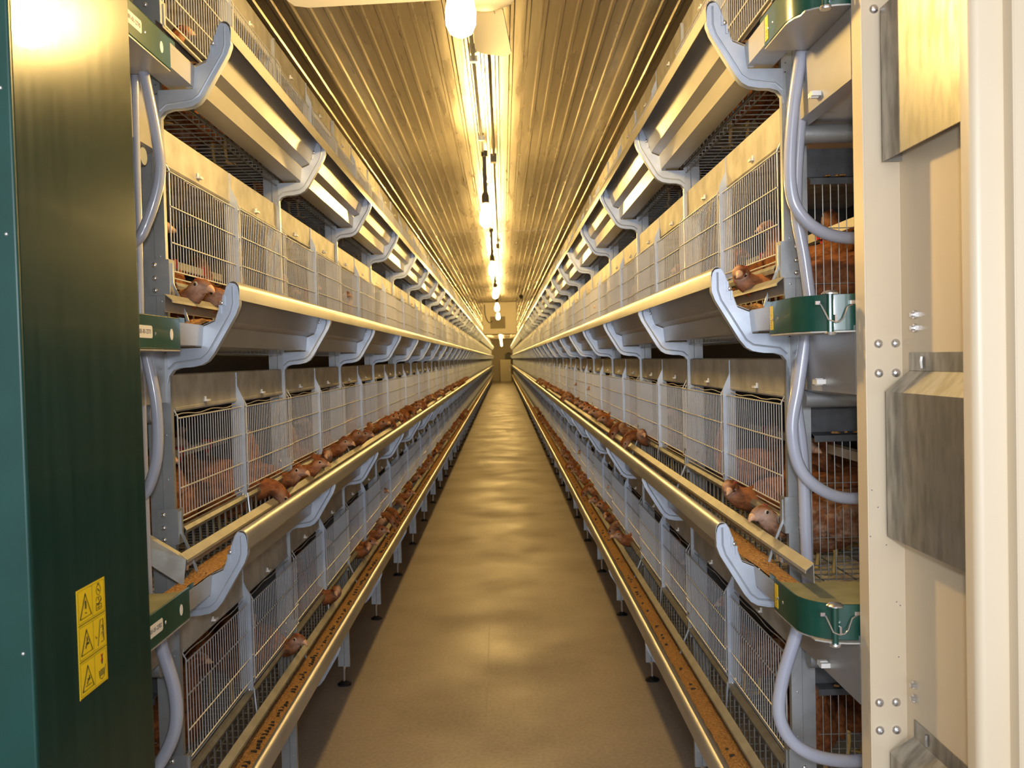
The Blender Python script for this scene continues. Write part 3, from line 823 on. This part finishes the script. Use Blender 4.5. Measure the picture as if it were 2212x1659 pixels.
for y in (6.2, 11.0): mb.box(-.05, -.01, y - .03, y + .03, ZC - .07, ZC - .015)
tag(obj('cable', mb, M['dkgrey']), 'dark cable with small clips beside the ceiling conduit', 'cable')

fan = empty('ceiling_fan', (-.03, 3.085, 2.98))
tag(fan, 'cream four-blade ceiling fan above the near aisle', 'ceiling fan')
fx, fy, fz = -.03, 3.085, 2.865
mb = MB(); mb.lathe((fx, fy, fz - .035), [(.03, -.02), (.075, -.012), (.098, .0), (.105, .05), (.09, .085), (.045, .105), (.016, .11)], 24)
put('motor_housing', mb.mesh('motor_housing', M['fan']), fan, (0, 0, 0))
mb = MB(); mb.cyl((fx, fy, fz + .07), (fx, fy, ZC - .03), .012, 10); mb.lathe((fx, fy, ZC - .055), [(.02, 0), (.05, .02), (.055, .05)], 16)
put('down_rod', mb.mesh('down_rod', M['fan']), fan, (0, 0, 0))
for k in range(4):
    a = math.radians(88 + 90 * k)
    mb = MB()
    w0, w1 = .055, .072
    top = [(.115, -w0 * .7), (.16, -w0), (.60, -w1), (.645, -w1 * .8), (.66, -w1 * .35), (.66, w1 * .55), (.64, w1 * .9), (.60, w1), (.16, w0), (.115, w0 * .7)]
    mb.prism(top, 'z', -.004, .004)
    bl = put('blade', mb.mesh('blade', M['fan']), fan, (fx, fy, fz))
    bl.rotation_euler = Matrix.Rotation(a, 3, 'Z').to_4x4().to_euler()
    bl.rotation_mode = 'XYZ'; bl.rotation_euler = (Matrix.Rotation(a, 3, 'Z') @ Matrix.Rotation(math.radians(9), 3, 'X')).to_euler()
    mb = MB(); mb.sheet([(.085, -.018), (.20, -.026), (.22, 0), (.20, .026), (.085, .018)], .006, 'z', -.010, -.004)
    mb = MB(); mb.prism([(.085, -.018), (.20, -.026), (.22, 0), (.20, .026), (.085, .018)], 'z', -.009, -.004)
    put('blade_arm', mb.mesh('blade_arm', M['fan']), bl, (fx, fy, fz))

# ------------------------------------------------------------------ far end of the house
hb = empty('heater_box', (-.07, 22.7, 2.24))
tag(hb, 'cream square heater box hanging from the ceiling far down the aisle', 'heater')
mb = MB(); mb.box(-.47, .345, 22.3, 23.0, 2.24, ZC - .012)
bevel(put('housing', mb.mesh('housing', M['heater'], smooth=False), hb, (0, 0, 0)), .01, 2)
mb = MB()
for k in range(6): mb.box(-.27, .05, 22.285, 22.3, 2.39 + .045 * k, 2.425 + .045 * k)
mb.box(-.29, .07, 22.29, 22.302, 2.37, 2.66)
put('air_grille', mb.mesh('air_grille', mat('brown_grille', (.26, .22, .14), .6)), hb, (0, 0, 0))
mb = MB(); mb.tube(spline([(-.42, 22.28, 2.95), (-.40, 22.27, 2.68), (-.32, 22.27, 2.52), (-.24, 22.27, 2.56)]), .010, 6)
put('cable', mb.mesh('cable', M['dkgrey']), hb, (0, 0, 0))
sn = MB(); sn.lathe((.40, 19.4, 2.93), [(.01, -.05), (.035, -.035), (.05, 0), (.035, .035), (.01, .05)], 12); sn.cyl((.40, 19.4, 2.97), (.40, 19.4, ZC), .006, 6)
tag(obj('sensor', sn, M['dkgrey']), 'small dark round sensor hanging under the far ceiling, right of the heater', 'sensor')
fc = empty('tall_cabinet', (.14, 66.3, 0))
tag(fc, 'tall cream cabinet closing the far end of the aisle', 'cabinet')
mb = MB(); mb.box(-.24, .54, 66.0, 66.6, 0, 1.58); bevel(put('body', mb.mesh('body', M['heater'], smooth=False), fc, (0, 0, 0)), .015, 2)
mb = MB(); mb.box(-.20, .50, 65.975, 66.0, .06, 1.50); d = put('door', mb.mesh('door', M['heater'], smooth=False), fc, (0, 0, 0))
mb = MB(); mb.cyl((.42, 65.95, .75), (.42, 65.95, .95), .015, 8); put('handle', mb.mesh('handle', M['bolt']), d, (0, 0, 0))
mb = MB(); mb.box(.12, .66, 66.0, 66.5, 1.60, 1.99); mb.lathe((.39, 66.2, 1.99), [(.16, 0), (.16, .05), (.05, .09)], 14)
tag(obj('motor_box', mb, M['dkgrey']), 'dark motor box on top of the far cream cabinet', 'motor')

# ------------------------------------------------------------------ hens
def loft(spine, n=14, sub=3):
    """spine rows: x, y, z, half width, half height, face"""
    P = [Vector(p[:3]) for p in spine]; Q = [p[3:] for p in spine]
    PP, QQ = [], []
    m = len(P)
    g = lambda L, i: L[max(0, min(m - 1, i))]
    for i in range(m - 1):
        for k in range(sub):
            t = k / sub
            def cr(a, b, c, d): return .5 * ((2 * b) + (c - a) * t + (2 * a - 5 * b + 4 * c - d) * t * t + (3 * b - a - 3 * c + d) * t ** 3)
            PP.append(cr(g(P, i - 1), P[i], P[i + 1], g(P, i + 2)))
            QQ.append([max(.003, cr(g(Q, i - 1)[j], Q[i][j], Q[i + 1][j], g(Q, i + 2)[j])) if j < 2 else Q[i][j] + (Q[i + 1][j] - Q[i][j]) * t for j in range(3)])
    PP.append(P[-1]); QQ.append(list(Q[-1]))
    vs, face, fr = [], [], []
    sd = Vector((0, 1, 0))
    for i, p in enumerate(PP):
        t = (PP[min(i + 1, len(PP) - 1)] - PP[max(i - 1, 0)]).normalized()
        sd = (sd - t * sd.dot(t)).normalized(); up = t.cross(sd) * -1
        up = sd.cross(t) * -1
        fr.append((p, t, sd, up, QQ[i]))
        for k in range(n):
            a = 2 * PI * k / n; c_, s_ = math.cos(a), math.sin(a)
            vs.append(p + sd * QQ[i][0] * c_ + up * QQ[i][1] * s_); face.append(min(1, max(0, QQ[i][2])))
    fs = [(i * n + k, i * n + (k + 1) % n, (i + 1) * n + (k + 1) % n, (i + 1) * n + k) for i in range(len(PP) - 1) for k in range(n)]
    fs += [tuple(range(n - 1, -1, -1)), tuple((len(PP) - 1) * n + k for k in range(n))]
    return vs, fs, face, fr

BODY = [(-.205, 0, .232, .006, .030, 0), (-.165, 0, .212, .026, .036, 0), (-.125, 0, .188, .048, .052, 0), (-.07, 0, .165, .064, .072, 0), (-.01, 0, .152, .069, .078, 0), (.045, 0, .155, .062, .072, 0)]
def low(dz): return [(x, y, z + dz, w_, h, f_) for x, y, z, w_, h, f_ in BODY]
POSES = {
    'stand': BODY + [(.085, 0, .186, .046, .054, 0), (.104, 0, .222, .033, .038, 0), (.110, 0, .256, .0265, .030, 0), (.114, 0, .286, .0220, .0255, .2), (.128, 0, .305, .0205, .0225, .8), (.146, 0, .305, .0165, .0185, 1), (.160, 0, .300, .0105, .0125, 1)],
    'look': BODY + [(.085, 0, .186, .046, .054, 0), (.102, 0, .222, .033, .038, 0), (.105, .003, .256, .0265, .030, 0), (.104, .010, .286, .0220, .0255, .2), (.106, .026, .305, .0205, .0225, .8), (.107, .044, .305, .0165, .0185, 1), (.107, .058, .300, .0105, .0125, 1)],
    'reach': low(-.022) + [(.085, 0, .142, .043, .052, 0), (.122, 0, .134, .030, .037, 0), (.155, 0, .138, .0260, .031, 0), (.178, 0, .152, .0220, .0260, .2), (.196, 0, .170, .0205, .0225, .8), (.214, 0, .171, .0165, .0185, 1), (.228, 0, .166, .0105, .0125, 1)],
    'reach_side': low(-.022) + [(.085, 0, .142, .043, .052, 0), (.122, 0, .134, .030, .037, 0), (.152, .001, .138, .0260, .031, 0), (.174, .008, .153, .0220, .0260, .2), (.181, .026, .170, .0205, .0225, .8), (.182, .044, .171, .0165, .0185, 1), (.182, .058, .166, .0105, .0125, 1)],
    'peck': low(-.022) + [(.085, 0, .142, .043, .052, 0), (.122, 0, .142, .031, .037, 0), (.158, 0, .148, .0265, .030, 0), (.184, 0, .134, .0220, .0255, .1), (.201, 0, .112, .0205, .0225, .8), (.209, 0, .094, .0165, .0185, 1), (.213, 0, .081, .0105, .0125, 1)],
}
def hen_parts(pose, mirror=False):
    sp = [tuple((-v if (mirror and j == 1) else v) for j, v in enumerate(p)) for p in POSES[pose]]
    vs, fs, face, fr = loft(sp)
    out = {}
    body = MB(); body.add(vs, fs)
    tip, T, sd, up, _ = fr[-1]
    hp, hT, hs, hu, hq = fr[-7]      # the head's widest ring
    if up.z < 0 and abs(T.z) < .8: up, hu = -up, -hu
    if hu.dot(up) < 0: hu = -hu
    ring = len(vs) // len(fr)
    for i, v in enumerate(vs):      # crown keeps its feathers, bare skin round eye and chin
        p, _, _, _, q_ = fr[i // ring]
        face[i] *= max(0.0, min(1.0, 1.15 - 1.6 * max(0.0, (v - p).dot(hu) / q_[1])))
    out['body'] = (body, face)
    b = MB(); b.tube([tip - T * .005, tip + T * .005 + up * .0008, tip + T * .011 - up * .0012, tip + T * .016 - up * .004, tip + T * .0185 - up * .0075], [.0112, .0092, .0062, .0032, .0006], 9); out['beak'] = b
    c = MB()
    ctr = [tip + up * .0105 - T * .001, hp + hT * .014 + hu * .0185, hp + hT * .005 + hu * .0215, hp - hT * .004 + hu * .0218]
    for j in range(3):
        p0, p1 = ctr[j], ctr[j + 1]; mid = (p0 + p1) / 2 + hu * .0045
        w_ = hs * .0018
        c.add([p0 + w_, p0 - w_, p1 + w_, p1 - w_, mid], [(0, 4, 1), (2, 3, 4), (0, 2, 4), (1, 4, 3), (0, 1, 3, 2)])
    out['comb'] = c
    for sg in (1, -1):
        e = MB(); q = hp + hT * .007 + hu * .004 + hs * sg * (hq[0] * .86)
        e.dome(q, hs * sg, .0070, .0030, 0, 12); e.dome(q + hs * sg * .0011, hs * sg, .0048, .0030, 1, 12)
        out['eye%d' % sg] = e
        wv, wf, _, _ = loft([(.050, .056 * sg, .165, .010, .020, 0), (.02, .068 * sg, .160, .011, .045, 0), (-.04, .072 * sg, .160, .010, .050, 0), (-.10, .060 * sg, .170, .008, .034, 0), (-.165, .036 * sg, .190, .004, .010, 0)], 10, 2)
        dz = 0 if pose in ('stand', 'look') else -.022
        wg = MB(); wg.add([(v.x, v.y, v.z + dz) for v in wv], wf); out['wing%d' % sg] = wg
        lg = MB(); lg.tube([(0, .030 * sg, .10), (-.008, .030 * sg, .055), (.0, .030 * sg, .006)], [.011, .0055, .0055], 7)
        for a in (-.5, 0, .5, PI): lg.tube([(0, .03 * sg, .005), (.030 * math.cos(a) * (.6 if a > 3 else 1), .03 * sg + .03 * math.sin(a), .0032)], [.0042, .0022], 5)
        out['leg%d' % sg] = lg
    return out
def hen_kind(pose, mirror, plum):
    pr = hen_parts(pose, mirror)
    body, face = pr['body']
    def fin(mb, name, mats, fc=None):
        me = mb.mesh(name, mats, ang=80)
        if fc is not None:
            at = me.attributes.new('face_skin', 'FLOAT', 'POINT'); at.data.foreach_set('value', fc + [0.0] * (len(me.vertices) - len(fc)))
        return me
    k = {'body': fin(body, 'hen', M[plum], face)}
    k['beak'] = fin(pr['beak'], 'beak', M['beak']); k['comb'] = fin(pr['comb'], 'comb', M['comb'])
    for sg in (1, -1):
        k['eye%d' % sg] = fin(pr['eye%d' % sg], 'eye', [M['iris'], M['eye']])
        k['wing%d' % sg] = fin(pr['wing%d' % sg], 'wing', M[plum])
        k['leg%d' % sg] = fin(pr['leg%d' % sg], 'leg', M['leg'])
    # one-mesh version for birds too small to show their parts
    al = MB(); al.add(body.v, body.f, 0)
    for n_, mi in (('wing1', 0), ('wing-1', 0), ('beak', 1), ('comb', 2), ('leg1', 3), ('leg-1', 3), ('eye1', 4), ('eye-1', 4)): al.add(pr[n_].v, pr[n_].f, mi)
    k['all'] = fin(al, 'hen', [M[plum], M['beak'], M['comb'], M['leg'], M['eye']], face)
    return k
KINDS = {}
for pose in POSES:
    for mi in (False, True):
        if mi and pose not in ('look', 'reach_side'): continue
        for plum in ('hen', 'hen_pale'):
            KINDS[(pose, mi, plum)] = hen_kind(pose, mi, plum)
NHEN = [0]
def hen(pose, s, u, y, z, rot, label, group=None, plum='hen', mirror=False, detail=True, sc=1.0):
    """u is the hen's origin distance behind the trough lip, rot = 0 faces the aisle squarely"""
    k = KINDS[(pose, mirror if pose in ('look', 'reach_side') else False, plum)]
    o = put('hen', k['body'] if detail else k['all'], None, (s * (X0[s] + u), y, z), (0, 0, (0 if s < 0 else PI) + rot))
    o.scale = (sc, sc, sc)
    if detail:
        for n_, me in k.items():
            if n_ in ('body', 'all'): continue
            c = bpy.data.objects.new(n_.rstrip('-1'), me); C.objects.link(c); c.parent = o
    tag(o, label, 'hen', group); NHEN[0] += 1
    return o
FL = -.148
rnd = random.Random(21)
# hens named by what the photo shows near the row ends
near = [
    ('reach', -1, .300, 2.42, 2, -.38, True, 'pale-faced brown hen looking out at the open end of the third left trough', -.030),
    ('reach', -1, .305, 2.60, 2, -.45, True, 'brown hen tucked behind the bracket at the end of the third left trough', -.040),
    ('reach_side', 1, .290, 2.34, 2, -.35, False, 'brown hen turned to the post at the end of the third right trough', -.025),
    ('reach_side', 1, .295, 2.52, 1, -.30, False, 'brown hen raising its head over the meal beside the near post, second right trough', .016),
    ('reach', 1, .315, 2.375, 1, .42, False, 'speckled brown hen leaning over the beige flange nearest the post, second right trough', -.016),
    ('peck', -1, .300, 3.05, 1, .3, False, 'orange-brown hen with its head down in the second left trough', 0),
    ('reach', -1, .300, 3.43, 1, -.3, False, 'red-faced hen looking over the second left trough beyond the first divider', -.005),
    ('reach', -1, .300, 3.68, 1, .2, False, 'brown hen with raised head just past the second post, second left trough', -.015),
    ('reach', -1, .295, 3.41, 0, -.5, False, 'hen stretching its head high over the lowest left trough, nearest the camera', .01),
    ('reach_side', -1, .300, 4.08, 0, .1, True, 'small hen head poking out by the third post of the lowest left trough', 0),
]
for pose, s, u, y, t, rot, mi, lab, dz in near:
    hen(pose, s, u, y, B[t] + FL + dz, rot, lab, 'hens reaching over the troughs', mirror=mi, plum='hen_pale' if 'speckled' in lab else 'hen')
# hens inside the first cages, three to each half bay
PLACE = [(.30, 'close to the wire'), (.46, 'in the middle'), (.63, 'at the rear')]
for s in (-1, 1):
    for t in range(4):
        for k in range(4):
            for j, (u, w_) in enumerate(PLACE):
                y = Y0[s] + .14 + .6 * k + (.16 * j + rnd.uniform(0, .12)) % .38 + (.04 if k % 2 else 0)
                if j == 0: y = Y0[s] + .6 * k + rnd.uniform(.27, .38)
                pose = rnd.choice(['stand', 'look', 'look']); mi = rnd.random() < .5
                plum = 'hen_pale' if rnd.random() < .35 else 'hen'
                half = 'near' if k % 2 == 0 else 'far'
                hen(pose, s, u + rnd.uniform(0, .03), y, B[t] + FL, rnd.choice([-1, 1]) * rnd.uniform(.95, 1.55), f'brown hen {w_}, {half} half of {ORD[k // 2]} bay, {TIER[t]} tier, {SIDE[s]} row', 'hens standing in the cages', plum, mi, sc=rnd.uniform(.94, 1.06))
# two hens at the very end of the right cages, seen through the end grid
# hens leaning out along the troughs, thinning into the distance
dens = {(-1, 1): (3.95, 19.5, .30), (1, 1): (4.05, 17.0, .34), (-1, 0): (5.0, 19.0, .33), (1, 0): (5.1, 18.5, .34)}
for (s, t), (ya, yb, st) in dens.items():
    y = ya; cnt = {}
    while y < yb:
        bay = int((y - Y0[s]) / S)
        cnt[bay] = cnt.get(bay, 0) + 1
        pose = rnd.choice(['reach', 'reach', 'reach_side', 'peck'])
        if bay < 9:
            lab = f'brown hen leaning over {TIER[t]} {SIDE[s]} trough, {ORD[bay]} bay, {ORD[cnt[bay] - 1]} from its near post'; g = None
        else:
            lab = f'tiny distant brown hens at the {TIER[t]} {SIDE[s]} trough beyond the ninth bay'; g = f'distant hens, {TIER[t]} tier, {SIDE[s]} row'
        if abs((y - Y0[s]) % .6) > .045 and abs((y - Y0[s]) % .6) < .555:
            hen(pose, s, .300 + rnd.uniform(-.01, .015), y, B[t] + FL + rnd.uniform(-.004, .02), rnd.uniform(-.5, .5), lab, g or 'hens reaching over the troughs', 'hen_pale' if rnd.random() < .2 else 'hen', rnd.random() < .5, detail=y < 5.2)
        y += st * rnd.uniform(.6, 1.3)
# hens further inside the cages
for s in (-1, 1):
    for t in range(4):
        for k in range(4, 11):
            y = Y0[s] + .6 * k + rnd.uniform(.2, .42)
            half = 'near' if k % 2 == 0 else 'far'
            hen(rnd.choice(['stand', 'look']), s, .32, y, B[t] + FL, rnd.uniform(-1.5, 1.5), f'brown hen behind the {half} wire gate of the {ORD[k // 2]} bay, {TIER[t]} tier, {SIDE[s]} row', 'hens standing in the cages', 'hen_pale' if rnd.random() < .35 else 'hen', rnd.random() < .5, detail=False)
